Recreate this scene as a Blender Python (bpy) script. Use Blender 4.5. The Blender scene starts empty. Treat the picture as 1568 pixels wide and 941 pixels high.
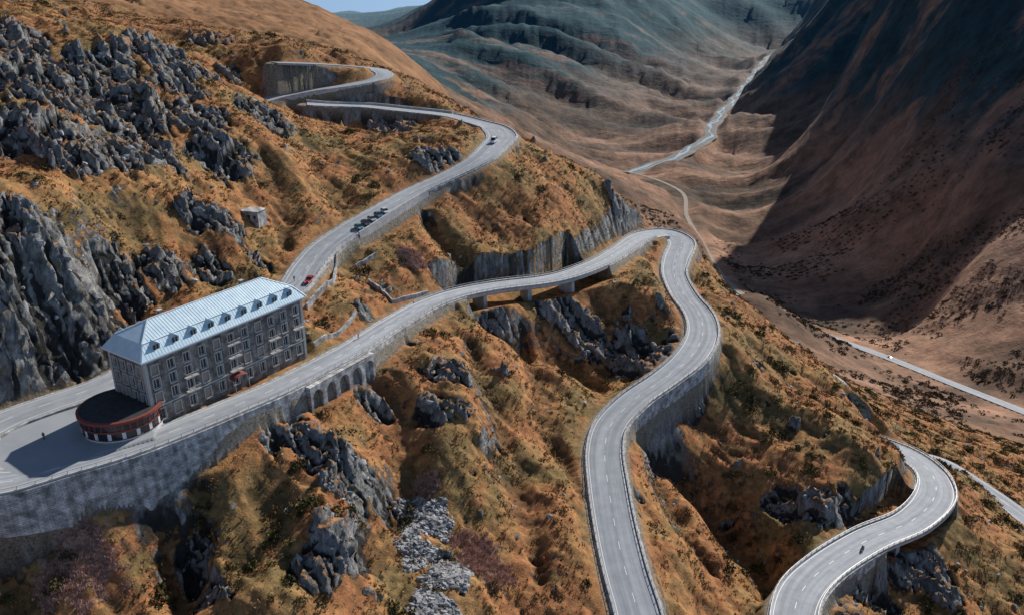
import bpy, math, random
import numpy as np
from mathutils import Vector, Matrix
random.seed(4); rng=np.random.default_rng(7)
sc=bpy.context.scene
# Pixel unprojection helper: the camera ray through an image pixel is intersected with an
# estimated elevation (or range) and returns a world position in metres. Everything is then built at that world position.
S=.85
PITCH=math.radians(22.2);cp=math.cos(PITCH);sp=math.sin(PITCH)
CAMZ=85.
def P(px,py,z=None,t=None):
    u=(px-784)/1250;v=(py-470)/1250;k=sp+v*cp
    if t is None:t=(100-z)/k
    else:z=100-t*k
    return (u*t*S,(cp-v*sp)*t*S,z*S)
def h2(ix,iy,seed):
    h=(ix.astype(np.int64)*374761393+iy.astype(np.int64)*668265263+seed*974634777)&0xFFFFFFFF
    h=((h^(h>>13))*1274126177)&0xFFFFFFFF
    return ((h^(h>>16))&0xFFFF).astype(np.float32)*(2*math.pi/65536)
def pn(x,y,seed=0):
    ix=np.floor(x);iy=np.floor(y);fx=(x-ix).astype(np.float32);fy=(y-iy).astype(np.float32)
    u=fx*fx*fx*(fx*(fx*6-15)+10);v=fy*fy*fy*(fy*(fy*6-15)+10)
    def g(dx,dy):
        a=h2(ix+dx,iy+dy,seed);return np.cos(a)*(fx-dx)+np.sin(a)*(fy-dy)
    a=g(0,0);b=g(1,0);c=g(0,1);d=g(1,1)
    return 1.5*((a+(b-a)*u)*(1-v)+(c+(d-c)*u)*v)
def fbm(x,y,o=4,seed=0,gain=.5):
    r=0;a=1;n=0
    for i in range(o):
        r=r+a*pn(x,y,seed+i*17);n+=a;a*=gain;x=x*2.03+3.1;y=y*2.03-1.7
    return r/n
def ridged(x,y,o=4,seed=0,gain=.5):
    r=0;a=1;n=0
    for i in range(o):
        r=r+a*(1-np.abs(pn(x,y,seed+i*13))*1.6);n+=a;a*=gain;x=x*2.1+1.3;y=y*2.1+5.2
    return r/n
def slabs(x,y,seed):
    """cellular planar facets: every cell is a tilted plane at its own level"""
    ix=np.floor(x);iy=np.floor(y);bd=np.full(x.shape,9e9);o=np.zeros(x.shape);k2=1/(2*math.pi)
    for i in (-1,0,1):
        for j in (-1,0,1):
            cx=ix+i;cy=iy+j
            ax=cx+h2(cx,cy,seed)*k2;ay=cy+h2(cx,cy,seed+1)*k2
            ex=x-ax;ey=y-ay;d=ex*ex+ey*ey;m=d<bd
            val=(h2(cx,cy,seed+2)*k2-.5)+(.35+.7*h2(cx,cy,seed+3)*k2)*ex+(h2(cx,cy,seed+4)*k2-.5)*1.0*ey
            bd=np.where(m,d,bd);o=np.where(m,val,o)
    return o
def sst(a,b,x):
    t=np.clip((x-a)/(b-a),0,1);return t*t*(3-2*t)
def pts(l,w,v=0,sk=2.0):
    o=[]
    for q in l:
        x,y,z=P(*q[:3]);o.append((x,y,z,q[3] if len(q)>3 else w,q[4] if len(q)>4 else v,q[5] if len(q)>5 else sk))
    return o
main=pts([(470,158,41,6.5,0,4),(500,160,40,6.5,0,7),(560,162,38,6.5,0,7),(620,168,36,6.5,0,6),(690,176,34,6.5,0,3),(733,187,32,8),(755,194,30.5,10),(769,208,29,11),(757,223,27.5,10),(735,243,25.5,9),(690,267,22),(640,290,19,7.5,0,5.5),(590,318,16.5,8,0,6.5),(545,345,14,9,0,6),(500,375,11.5,8.5,0,2.5),(475,403,9.5,8.5,0,2.5),(437,450,7.5,7.5),(350,490,5.5),(250,540,3.8),(160,587,2.4),(60,622,1.6),(0,645,1.3,8),(-55,680,1,9),(-45,735,.5,9,0,8),(5,738,0,7.5,0,8),(100,712,0,7,0,10),(200,683,0,7,0,13),(300,645,0,7,0,10),(370,616,-.2,7,0,5.5),(420,595,-.4,7,0,6.5),(470,570,-.8,7,0,8),(540,533,-1.5,7,0,7),(600,495,-3,7,0,5),(650,467,-4.5,7,0,4),(700,449,-6,7,1,1.2),(760,437,-8,7,1,1.2),(850,425,-10,7,1,1.2),(915,403,-13,7.5,0,4),(955,380,-16,8,0,3),(990,359,-18.5,9.5),(1022,356,-20,10),(1043,368,-21,10),(1036,395,-22,9.5),(1032,418,-23,8.5),(1048,452,-25,9),(1070,480,-27,9.5),(1076,510,-28.5,9.5,0,3),(1058,545,-30,9.5,0,4),(1020,577,-32,8.5,0,4.5),(970,612,-34,8.5,0,4.5),(935,650,-36,8.5,0,3.5),(926,690,-37.5,9),(931,740,-39.5,9.3),(941,800,-42,9.3),(957,870,-44.5,9.3),(978,941,-47,9.3),(1000,1050,-50,9),(1060,1180,-53,9),(1160,1200,-56,9),(1215,1100,-58,9),(1215,1000,-59.5,9),(1215,941,-60.5,9.5,0,5),(1228,903,-61,9.5,0,5),(1262,868,-62,9,0,5),(1330,825,-63.5,9,1,1.3),(1398,795,-65,9,1,1.3),(1432,757,-66,10,0,3),(1425,722,-68,9),(1385,692,-71,9),(1330,670,-76,8)],7.5)
top=pts([(380,160,41),(420,148,43,6.5,0,4),(465,139,44.5,6.5,0,5),(530,130,47,6.5,0,3),(575,121,49),(588,113,50.5),(572,105,52),(500,98,56),(420,95,59)],6.5)
low2=pts([(1200,520,-108),(1240,560,-104),(1275,578,-104),(1305,615,-105),(1350,665,-103),(1400,695,-100),(1440,706,-99),(1500,742,-100),(1568,790,-101),(1640,850,-102)],6.5)
track=pts([(900,258,-398),(960,262,-395),(1040,290,-390),(1052,330,-385),(1075,370,-375),(1110,425,-350),(1160,467,-330)],7)
val=pts([(1120,440,-345),(1160,467,-330),(1250,505,-305),(1360,545,-290),(1460,585,-275),(1568,627,-260),(1800,720,-240)],9)
river=pts([(960,268,-402),(1000,252,-403),(1020,245,-404),(1075,218,-407),(1098,180,-408),(1122,155,-408),(1150,120,-404),(1180,85,-398),(1230,60,-392)],20)
def spline(cps,step):
    c=np.array(cps,float);out=[]
    n=len(c)
    for i in range(n-1):
        p0=c[max(i-1,0)];p1=c[i];p2=c[i+1];p3=c[min(i+2,n-1)]
        L=np.linalg.norm(p2[:2]-p1[:2]);k=max(2,int(L/step))
        d01=max(np.linalg.norm(p1[:2]-p0[:2]),1e-3)**.5;d12=max(L,1e-3)**.5;d23=max(np.linalg.norm(p3[:2]-p2[:2]),1e-3)**.5
        m1=(p2-p1);m2=(p2-p1)
        if i>0: m1=(p1-p0)/d01-(p2-p0)/(d01+d12)+(p2-p1)/d12; m1=m1*d12
        if i<n-2: m2=(p2-p1)/d12-(p3-p1)/(d12+d23)+(p3-p2)/d23; m2=m2*d12
        for j in range(k):
            t=j/k
            q=(2*t**3-3*t*t+1)*p1+(t**3-2*t*t+t)*m1+(-2*t**3+3*t*t)*p2+(t**3-t*t)*m2
            q[4]=p1[4];q[5]=p1[5]+(p2[5]-p1[5])*t
            out.append(q)
    out.append(c[-1]);o=np.array(out)
    for _ in range(6): o[1:-1,:4]=(o[:-2,:4]+2*o[1:-1,:4]+o[2:,:4])/4
    return o
PM=spline(main,.8);PT=spline(top,.8);PL=spline(low2,1.2);PV=spline(val,6);PR=spline(river,12);PK=spline(track,5)
def idx_near(px,py,z,A=None):
    A=PM if A is None else A
    x,y,_=P(px,py,z);return int(np.argmin(np.hypot(A[:,0]-x,A[:,1]-y)))
nM=len(PM)
iH=idx_near(-55,680,1);iT=idx_near(1022,356,-20);iU=idx_near(1060,1180,-53)
ds=np.ones(nM);ds[iH:iT]=-1;ds[iU:]=-1
PM=np.column_stack([PM,ds])
PT=np.column_stack([PT,-np.ones(len(PT))]);PL=np.column_stack([PL,-np.ones(len(PL))])
PV=np.column_stack([PV,np.ones(len(PV))]);PR=np.column_stack([PR,np.ones(len(PR))]);PK=np.column_stack([PK,np.ones(len(PK))])
# ---------------- terrain control points
Z=[(0,0,88),(0,100,70),(0,250,48),(0,400,34),(100,400,30),(0,615,4),(0,520,18),(100,560,7),(100,480,20),(180,480,10),(200,440,15),(200,350,27),(200,280,38),(100,300,41),(300,400,16),(400,400,11),(430,350,16),(500,300,20),(550,250,27),(300,300,30),(300,200,45),(300,250,40),(450,250,32),(350,350,22),(250,400,18),
(620,186,30.5),(560,186,31),(500,184,32),(450,170,37),
(480,640,-10),(560,600,-9),(600,560,-7),(650,520,-7),(560,700,-16),(440,720,-13),(360,720,-12),(400,650,-7),(300,800,-19),(450,850,-20),(500,800,-15),(230,850,-20),(100,900,-21),(400,900,-20),(700,900,-35),(700,700,-22),(700,550,-12),(550,850,-27),(550,941,-30),(400,941,-24),(250,941,-26),(100,941,-25),(0,941,-23),(0,850,-14),(80,830,-14),(800,550,-19),(800,650,-27),(800,750,-34),(800,850,-40),(800,941,-45),(880,650,-32),(880,800,-39),(860,560,-27),(650,750,-26),(650,850,-33),(650,941,-37),(750,480,-10),(900,480,-24),(920,560,-37),(1000,430,-17),(980,400,-17),(1000,540,-33),(930,600,-38),(1000,470,-22),(970,560,-36),
(1150,500,-34),(1200,560,-46),(1150,470,-36),(1250,560,-50),(1350,640,-64),(1150,600,-46),(1100,650,-52),(1050,620,-44),(1200,700,-56),(1300,740,-57),(1300,640,-55),(1370,740,-61),(1300,780,-60),(1100,750,-62),(1200,800,-62),(1150,880,-64),(1050,850,-52),(1000,800,-46),(1000,941,-50),(1100,941,-62),(1330,900,-72),(1450,850,-76),(1568,850,-84),(1568,941,-86),(1400,941,-78),(1480,760,-80),(1440,710,-74),(1380,680,-64),(1350,620,-130),(1250,560,-140),(1450,650,-150),(1568,700,-140),(1150,450,-200),(1060,350,-250),(1000,310,-330),
(900,260,12),(970,320,-7),(850,300,10),(750,350,4),(850,390,-3),(680,330,12),(620,400,4),(560,430,2),(600,450,0),(800,215,26),(850,235,18),(800,270,18)]
T=[(1250,580,400),(1160,500,425),(1200,545,410),(1100,450,450),
(560,70,550),(500,30,800),(440,5,1100),(300,0,600),(150,0,480),(400,50,480),(300,100,380),(200,150,310),(100,200,262),(400,150,365),(450,200,345),(600,220,355),(680,200,385),(200,50,343),(700,170,700),(650,120,650),(720,190,800),(780,230,1100),(850,230,1600),(880,250,1700),(700,130,2300),(800,180,2300),(640,80,3000),
(960,280,2109),(1100,380,1700),(1500,500,900),(1500,400,1000),(1500,250,1200),(1500,100,1400),(1500,0,1550),(1568,0,1400),(1500,-400,1950),(1300,300,1650),(1300,200,1950),(1200,250,2250),(1250,150,2900),(1350,100,2400),(1300,0,4500),(1300,-80,5500),(1400,-160,3000),(1250,0,12000),(1250,-60,13000),(1100,0,12000),(1100,-60,13000),  # unseen right ridge top above the view, raised to throw shadow on its slope
(900,200,2800),(900,150,3300),(900,80,3900),(900,0,4800),(900,-80,5600),(1050,100,4300),(1050,0,6000),(1050,-80,7500),(750,150,2600),(680,14,5000),(650,70,3500),(750,60,3600),(750,0,4600),(720,-50,5300),(600,60,4500),(560,72,4200),(630,50,5200),(600,45,6500),(640,30,6500),(540,60,2000),(540,66,3000),(480,45,2000),(480,50,3200),(600,90,2200),(440,22,2000),(430,20,3000),(440,45,5500),(520,55,5500),(540,16,8500),(500,20,8500),(470,12,8500),(570,22,8500),(600,14,8500),(420,6,8500),(540,50,11000),(420,50,11000),(640,22,9000),(680,18,9000),(620,50,11500),(1000,200,3000),(1000,250,2500),(1800,0,1200),(1800,-380,1500),(1800,300,900),(1800,500,750),(1400,400,1250),(1400,500,1050)]
ctrl=[P(*q) for q in Z]+[P(a,b,t=t) for a,b,t in T]
ctrl+=[(110,370,-80),(50,415,-75),(0,430,0),(-40,470,15),(0,600,-110),(-60,800,-90),(100,620,-230),
 (-150,90,10),(-100,90,-20),(-50,90,-30),(0,90,-42),(50,90,-52),(100,90,-62),(180,90,-75),(-60,30,-30),(60,30,-55),(-200,150,60),(-260,250,110),(-420,450,190),(-700,900,330),(-900,1500,350),(-1900,2600,450),(-4500,14000,-900),(-1500,14000,-1100),(0,14500,-1100),
 (3000,7000,500),(8000,14000,900),(2500,2500,800),(300,200,-110),(260,120,-90),(300,300,-150)]
def addp(A,st):
    for i in range(0,len(A),st):
        q=A[i]
        if q[4]<.5: ctrl.append((q[0],q[1],q[2]-.2))
addp(PM,14);addp(PT,14);addp(PL,16);addp(PV,14);addp(PR,14);addp(PK,14)
C=np.array(ctrl,float)
keep=[]
for i in range(len(C)):
    ok=True
    for j in keep:
        if math.hypot(C[i,0]-C[j,0],C[i,1]-C[j,1])<.018*(C[i,1]+80): ok=False;break
    if ok: keep.append(i)
C=C[keep]
def warp(x,y):
    q=y+80.;return 3*x/q,3*np.log(q)
ca,cb=warp(C[:,0],C[:,1]);g=(CAMZ-C[:,2])/(C[:,1]+80)
cc=.004
def phi(r2): return np.sqrt(r2+cc)
n=len(C)
A=np.zeros((n+3,n+3));A[:n,:n]=phi((ca[:,None]-ca)**2+(cb[:,None]-cb)**2)
A[:n,n]=1;A[:n,n+1]=ca;A[:n,n+2]=cb;A[n:,:n]=A[:n,n:].T
wts=np.linalg.solve(A,np.concatenate([g,[0,0,0]]))
def base(x,y):
    a,b=warp(x,y);sh=a.shape;a=a.ravel();b=b.ravel();o=np.empty(len(a))
    for i in range(0,len(a),20000):
        aa=a[i:i+20000,None];bb=b[i:i+20000,None]
        o[i:i+20000]=phi((aa-ca)**2+(bb-cb)**2)@wts[:n]+wts[n]+wts[n+1]*aa[:,0]+wts[n+2]*bb[:,0]
    return CAMZ-o.reshape(sh)*(y+80)
ts=np.concatenate([np.arange(90,500,1.5),np.geomspace(500,8000,200)])
def hit(px,py):
    u=(px-784)/1250;v=(py-470)/1250
    x=u*ts;y=(cp-v*sp)*ts;z=CAMZ-(sp+v*cp)*ts
    b=base(x,y);i=np.argmax(z<b)
    return (float(x[i]),float(y[i]),float(b[i]))
# ---------------- grid
rows=[40.]
while rows[-1]<16000:
    y=rows[-1]
    rows.append(y+(1.6 if y<100 else .5 if y<350 else max(.5,.5+(y-350)*.0125)))
Yr=np.array(rows);NC=960;sv=np.linspace(-1,1,NC)
hwf=lambda y:95+.75*y
NR=len(Yr)
X=(sv[None,:]*hwf(Yr)[:,None]);Y=np.repeat(Yr[:,None],NC,1)
k=4
ri=np.unique(np.concatenate([np.arange(0,NR,k),[NR-1]]));ci=np.unique(np.concatenate([np.arange(0,NC,k),[NC-1]]))
Bc=base(X[np.ix_(ri,ci)],Y[np.ix_(ri,ci)])
tmp=np.empty((len(ri),NC))
for i in range(len(ri)): tmp[i]=np.interp(np.arange(NC),ci,Bc[i])
idx=np.interp(np.arange(NR),ri,np.arange(len(ri)));i0=np.minimum(idx.astype(int),len(ri)-2);f=(idx-i0)[:,None]
H=tmp[i0]*(1-f)+tmp[i0+1]*f
def window(x,y,R):
    r0,r1=np.searchsorted(Yr,[y-R,y+R])
    if r1<=r0: return None
    hws=(hwf(Yr[r0]),hwf(Yr[min(r1,NR-1)]))
    lo=min((x-R)/h for h in hws);hi=max((x+R)/h for h in hws)
    c0=max(0,int((lo+1)/2*NC)-1);c1=min(NC,int((hi+1)/2*NC)+2)
    if c1<=c0: return None
    return slice(r0,r1),slice(c0,c1)
rocks=[(60,130,20),(150,110,18),(250,80,16),(320,60,12),(100,200,18),(200,180,15),(300,190,13),(340,240,11),(230,240,9),(30,60,12),(400,170,9),(425,190,7),(345,335,7),(300,320,6),(60,340,9),(50,420,14),(120,430,11),(40,520,11),(80,560,9),(30,590,6),(130,500,8),(180,440,8),(250,420,7),(320,410,5),(400,405,4),(20,480,12),(280,130,9),(350,110,6),(30,200,12),
(610,200,9),(650,240,7),(690,235,5),(580,200,6),(945,310,6),(965,345,5),
(690,580,6),(670,630,6),(705,640,4),(500,720,6),(530,760,6),(520,830,6),(470,690,5),(440,650,5),(480,870,5),(300,850,4),(320,900,4),(570,600,4),(545,740,6),(630,510,3),(560,480,3),(590,440,3),(390,650,4),(420,690,4),
(900,520,8),(960,540,9),(1000,550,7),(1040,510,5),(830,460,6),(870,480,7),(760,470,5),
(1050,600,6),(1250,775,9),(1320,790,8),(1200,760,6),(1360,785,6),(1380,870,8),(1430,890,8),(1330,910,8),(1300,880,6),(1280,930,7),(970,765,3),(1160,570,2.5),(1215,662,2),(960,485,2),(1010,468,2),(1010,540,7),(1000,690,4)]
scree=[(650,790,6),(640,850,5),(680,880,5),(665,930,5),(620,750,3)]
pink=[(730,840,6),(650,720,4),(630,400,5),(120,880,8),(755,880,5)]
W=np.zeros_like(H)
def blobs(lst,dst):
    for px,py,r in lst:
        x,y,z=hit(px,py);w_=window(x,y,r*2.2)
        if w_ is None: continue
        d2=((X[w_]-x)**2+(Y[w_]-y)**2)/(r*r)
        dst[w_]=np.maximum(dst[w_],np.exp(-d2*.8))
blobs(rocks,W)
SCR=np.zeros_like(H);blobs(scree,SCR)
PNK=np.zeros_like(H);blobs(pink,PNK)
near=1-sst(420,900,Y)
q=.65*X+.75*Y+3*fbm(X/14,Y/14,3,61);dn=.75*X-.65*Y
n1=fbm(X/10,Y/10,4,5);n2=ridged(q/6,dn/16,3,6)-.6
ROCK=sst(.36,.66,W+.36*n1+.3*n2)*near
patch=sst(.36,.55,fbm(X/6,Y/6,4,91)+.15*fbm(X/40,Y/40,2,8))*near
ROCK=np.maximum(ROCK,patch*.8)
SCR=sst(.45,.75,SCR+.5*fbm(X/4,Y/4,3,33));PNK=sst(.5,.75,PNK+.6*fbm(X/3,Y/3,3,44))
def line(l,depth,w):
    p=[hit(*a)[:2] for a in l];s=[]
    for a,b in zip(p[:-1],p[1:]):
        k=max(2,int(math.hypot(b[0]-a[0],b[1]-a[1])/2))
        s+=[(a[0]+(b[0]-a[0])*t/k,a[1]+(b[1]-a[1])*t/k) for t in range(k)]
    dd=np.full(H.shape,99.,np.float32)
    for i,(x,y) in enumerate(s):
        w_=window(x,y,w*2.6)
        if w_ is None: continue
        e_=1/max(.05,math.sin(math.pi*(i+.5)/len(s))**.5)
        dd[w_]=np.minimum(dd[w_],np.hypot(X[w_]-x,Y[w_]-y)/w*min(e_,3))
    H[:]=H-depth*np.exp(-dd**2*1.2)
line([(735,475),(800,500),(870,545),(925,590)],10,9)
line([(985,655),(1040,700),(1110,770),(1180,850),(1230,930)],13,11)
line([(650,315),(690,365),(740,410)],7,6)
line([(545,540),(600,620),(620,700),(600,800)],6,7)
line([(240,800),(270,860),(290,930)],5,6)
line([(800,480),(830,620),(900,760)],4,6)
line([(720,520),(760,640),(800,760),(830,900)],3.5,6)
line([(1000,700),(1040,790),(1100,880)],5,5)
line([(400,230),(430,300),(440,380)],3,6)
line([(450,650),(520,720),(540,830)],-4.5,8)
line([(640,540),(700,600),(740,690)],-4.5,7)
line([(1120,540),(1230,640),(1340,720)],-4,9)
line([(400,650),(350,760),(330,880)],-4,6)
line([(900,440),(980,460),(1030,480)],-2,6)
# near relief
H+=near*(2.8*fbm(X/28,Y/28,3,1)+1.1*fbm(X/9,Y/9,3,2)+.22*fbm(X/1.8,Y/1.8,3,3))
H+=near*2.4*(ridged(q/17,dn/45,3,12)-.6)
def saw(t):
    f=t-np.floor(t);return np.where(f<.8,f/.8,(1-f)/.2)
mk=ROCK>.01
qx=q[mk];dnx=dn[mk];xx=X[mk];yy=Y[mk]
wq=qx+1.5*fbm(xx/6,yy/6,2,81);wd=dnx+2*fbm(xx/8,yy/8,2,82)
H[mk]+=ROCK[mk]*(3.6*(ridged(qx/15,dnx/34,3,71)-.5)+3.9*slabs(wq/7.5,wd/20,301)+2.2*slabs(wq/3,wd/9,311)+1.1*slabs(wq/1.3,wd/3.5,321)+.3*fbm(xx/1.5,yy/1.5,2,66)-.6)
# far relief
far=sst(380,1500,Y)
sc1=np.clip(Y/2500,.3,1.2)*(1-.9*sst(5500,7500,Y)*(X<2000))*(1-.8*sst(-.05,-.12,X/Y)*sst(1200,2500,Y))
a=.35*X+.94*Y;b=.94*X-.35*Y
rg=ridged(a/620+.25*fbm(X/700,Y/700,2,11),b/2000,4,21,.45)
H+=far*(120*sc1*(rg-.62)+34*sc1*(ridged(a/170+.3*fbm(X/200,Y/200,2,13),b/620,3,22)-.6))
H+=sst(380,900,Y)*5*(ridged(X/45,Y/70,3,23)-.6)
def blur(a,r):
    c=np.cumsum(np.pad(a,((r+1,r),(0,0)),'edge'),0);a=(c[2*r+1:]-c[:-2*r-1])/(2*r+1)
    c=np.cumsum(np.pad(a,((0,0),(r+1,r)),'edge'),1);return (c[:,2*r+1:]-c[:,:-2*r-1])/(2*r+1)
CAV=np.clip((H-blur(H,3))*1.6+(H-blur(H,9))*.5,-1,1)*near  # height against blurred terrain; drives the occlusion shade painted into the ground colour
# ---------------- carve roads
D=np.full(H.shape,999.,np.float32);ZR=np.zeros_like(D);HW=np.zeros_like(D);VI=np.zeros_like(D);DR=np.zeros_like(D)
def carve(A,R):
    t=np.gradient(A[:,:2],axis=0)
    for (qx,qy,qz,w,vi,sk,dsd),(tx,ty) in zip(A,t):
        w_=window(qx,qy,R)
        if w_ is None: continue
        ex=X[w_]-qx;ey=Y[w_]-qy
        d=np.hypot(ex,ey)
        m=d<D[w_]
        D[w_][m]=d[m];ZR[w_][m]=qz;HW[w_][m]=w/2;VI[w_][m]=vi
        sg=(tx*ey-ty*ex)*dsd>0
        DR[w_][m]=np.where(sg,sk,0)[m]
carve(PM,17);carve(PT,14);carve(PL,20)
e=D-HW-.7
vm=VI>.5
tgt=ZR-.3
Hd=np.minimum(H,ZR-.8*DR)
fd=(1-sst(4,13,e))*(DR>2.3)
H=np.where((D<900)&~vm,H*(1-fd)+Hd*fd,H)
bl=np.where(H>tgt,6.5,np.where(DR>2.3,1.3,3.0))
k2=1-sst(0,1,np.clip(e/bl,0,1))
Hn=H*(1-k2)+tgt*k2
Hv=np.minimum(H,ZR-2.5-4*np.clip(1-D/12,0,1))
H=np.where(D<900,np.where(vm,np.where(D<12,Hv,H),Hn),H)
ROADM=sst(2.0,.3,e)*(1-VI)*(D<900)
clear=sst(.5,4,e)
del Hn,Hv,Hd
D[:]=999
carve(PV,60);carve(PR,90);carve(PK,40)
m=D<900;k2=(1-sst(0,1,np.clip((D-HW-3)/35,0,1)))
H=np.where(m,H*(1-k2)+(ZR-1.5)*k2,H)
FARROAD=m&(D<HW+14)
hx,hy=P(237,652,0)[:2]
ang=math.atan2(.834,.552);dx=(math.cos(ang),math.sin(ang));dy=(-math.sin(ang),math.cos(ang))
lx=(X-hx)*dx[0]+(Y-hy)*dx[1];ly=(X-hx)*dy[0]+(Y-hy)*dy[1]
inn=sst(-4,-1,lx)*sst(46,43,lx)*sst(-3,-1.5,ly)*sst(15.5,13.5,ly)
H=H*(1-inn)+(-.35-.02*np.clip(lx,0,42))*inn
def inpoly(x,y,poly):
    r=np.zeros(x.shape,bool);j=len(poly)-1
    for i in range(len(poly)):
        xi,yi=poly[i];xj,yj=poly[j]
        r^=((yi>y)!=(yj>y))&(x<(xj-xi)*(y-yi)/(yj-yi+1e-9)+xi);j=i
    return r
apr=[P(165,592,2.2)[:2],P(60,622,1.6)[:2],P(0,645,1)[:2],P(-55,680,1)[:2],P(-45,735,.5)[:2],P(0,740,0)[:2],P(100,712,0)[:2],P(240,672,0)[:2],P(240,600,0)[:2]]
r0,r1=np.searchsorted(Yr,[105,175]);sub=slice(r0,r1)
ip=inpoly(X[sub],Y[sub],apr)
ASPH=np.zeros_like(H)
pz=np.clip((Y[sub]-122)/(160-122),0,1)*1.9
ASPH[sub]=ip;H[sub]=np.where(ip,np.minimum(pz-.28,9),H[sub])
ROCK*=(1-ROADM);ROCK[sub]*=(1-ip)
cl2=clear*(1-inn);cl2[sub]*=(1-ip)
hd=ROCK*cl2
DXx=hd*(1.0*fbm((Y+.5*H)/5,(H+.3*X)/3.5,3,201)+1.0*(saw(.3*H+.25*X+fbm(X/4,Y/4,2,202))-.5)+.7*fbm((Y+.2*H)/1.1,H/3.2,3,207))
DYy=hd*(1.0*fbm((X-.5*H)/5,(H+.3*Y)/3.5,3,203)+.7*fbm((X+.2*H)/1.1,H/3.2,3,209))
def height(x,y):
    r=np.clip(np.interp(y,Yr,np.arange(NR)),0,NR-1.001);c=np.clip((x/hwf(y)+1)/2*(NC-1),0,NC-1.001)
    i=int(r);j=int(c);fr=r-i;fc=c-j
    return float((H[i,j]*(1-fc)+H[i,j+1]*fc)*(1-fr)+(H[i+1,j]*(1-fc)+H[i+1,j+1]*fc)*fr)
# ---------------- materials helpers
def mat(name,col=(.5,.5,.5),rough=.8,metal=0,noise=None,bump=0,nscale=2.,spec=.5):
    m=bpy.data.materials.new(name);m.use_nodes=True;nt=m.node_tree;b=nt.nodes['Principled BSDF']
    b.inputs['Base Color'].default_value=(*col,1);b.inputs['Roughness'].default_value=rough;b.inputs['Metallic'].default_value=metal
    b.inputs['Specular IOR Level'].default_value=spec
    if noise is not None:
        tc=nt.nodes.new('ShaderNodeTexCoord');nz=nt.nodes.new('ShaderNodeTexNoise');nz.inputs['Scale'].default_value=nscale;nz.inputs['Detail'].default_value=5;nz.inputs['Roughness'].default_value=.65
        nt.links.new(tc.outputs['Object'],nz.inputs['Vector'])
        cr=nt.nodes.new('ShaderNodeValToRGB');cr.color_ramp.elements[0].position=.35;cr.color_ramp.elements[1].position=.65
        cr.color_ramp.elements[0].color=(*noise,1);cr.color_ramp.elements[1].color=(*col,1)
        nt.links.new(nz.outputs['Fac'],cr.inputs[0]);nt.links.new(cr.outputs[0],b.inputs['Base Color'])
    return m
def mulnoise(m,scale,lo,hi,vec=None,mapsc=None):
    nt=m.node_tree;b=nt.nodes['Principled BSDF'];src=b.inputs['Base Color'].links[0].from_socket
    uv=nt.nodes.new('ShaderNodeUVMap');mp=nt.nodes.new('ShaderNodeMapping');mp.inputs['Scale'].default_value=mapsc
    nz=nt.nodes.new('ShaderNodeTexNoise');nz.inputs['Scale'].default_value=scale;nz.inputs['Detail'].default_value=5
    cr=nt.nodes.new('ShaderNodeValToRGB');e=cr.color_ramp.elements;e[0].position=.36;e[1].position=.62;e[0].color=(lo,lo,lo,1);e[1].color=(hi,hi,hi,1)
    mx=nt.nodes.new('ShaderNodeMix');mx.data_type='RGBA';mx.blend_type='MULTIPLY';mx.inputs[0].default_value=1
    nt.links.new(uv.outputs[0],mp.inputs[0]);nt.links.new(mp.outputs[0],nz.inputs['Vector']);nt.links.new(nz.outputs[0],cr.inputs[0]);nt.links.new(src,mx.inputs[6]);nt.links.new(cr.outputs[0],mx.inputs[7]);nt.links.new(mx.outputs[2],b.inputs['Base Color'])
def masonry(name,c1,c2,mortar,sx=.9,sy=.4):
    m=mat(name,c1,.9);nt=m.node_tree;b=nt.nodes['Principled BSDF']
    uv=nt.nodes.new('ShaderNodeUVMap');br=nt.nodes.new('ShaderNodeTexBrick')
    br.inputs['Color1'].default_value=(*c1,1);br.inputs['Color2'].default_value=(*c2,1);br.inputs['Mortar'].default_value=(*mortar,1)
    br.inputs['Scale'].default_value=1;br.inputs['Brick Width'].default_value=sx;br.inputs['Row Height'].default_value=sy;br.inputs['Mortar Size'].default_value=.035
    nt.links.new(uv.outputs[0],br.inputs['Vector']);nt.links.new(br.outputs['Color'],b.inputs['Base Color'])
    bp=nt.nodes.new('ShaderNodeBump');bp.inputs['Strength'].default_value=.6;bp.inputs['Distance'].default_value=.06;bp.invert=True
    nt.links.new(br.outputs['Fac'],bp.inputs['Height']);nt.links.new(bp.outputs[0],b.inputs['Normal'])
    mulnoise(m,.5,.5,1.3,None,(1,1,1));mulnoise(m,1,.7,1.15,None,(1.2,.12,1))
    return m
M={}
M['asphalt']=mat('asphalt',(.37,.395,.42),.78,noise=(.30,.32,.345),nscale=.35,spec=.3)
mulnoise(M['asphalt'],1,.78,1.1,None,(.02,.9,1))
M['paint']=mat('road_paint',(.82,.82,.8),.6)
M['concrete']=mat('concrete',(.55,.54,.52),.85,noise=(.36,.35,.34),nscale=.6)
M['wall']=masonry('granite_masonry',(.56,.55,.53),(.38,.375,.365),(.22,.215,.21))
M['hotelstone']=masonry('hotel_stone',(.26,.225,.2),(.16,.138,.122),(.2,.18,.165),1.1,.45)
M['trim']=mat('pale_granite_trim',(.5,.47,.44),.8,noise=(.36,.34,.31),nscale=2)
M['roof']=mat('sheet_metal_roof',(.64,.78,.84),.4,.2,noise=(.52,.67,.74),nscale=.5)
M['glass']=mat('window_glass',(.02,.025,.03),.15,spec=.6)
M['frame']=mat('window_frame',(.7,.68,.64),.6)
M['shutter']=mat('shutter',(.3,.24,.19),.7)
M['rail']=mat('steel_rail',(.5,.5,.5),.5,.3)
M['dark']=mat('dark_opening',(.02,.02,.02),.9)
M['red']=mat('red_cladding',(.24,.045,.03),.6,noise=(.16,.035,.03),nscale=1)
M['white']=mat('white_panel',(.72,.72,.7),.6,noise=(.55,.55,.53),nscale=1)
M['darkroof']=mat('bitumen_roof',(.06,.06,.06),.75,noise=(.035,.035,.035),nscale=1,spec=.2)
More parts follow.
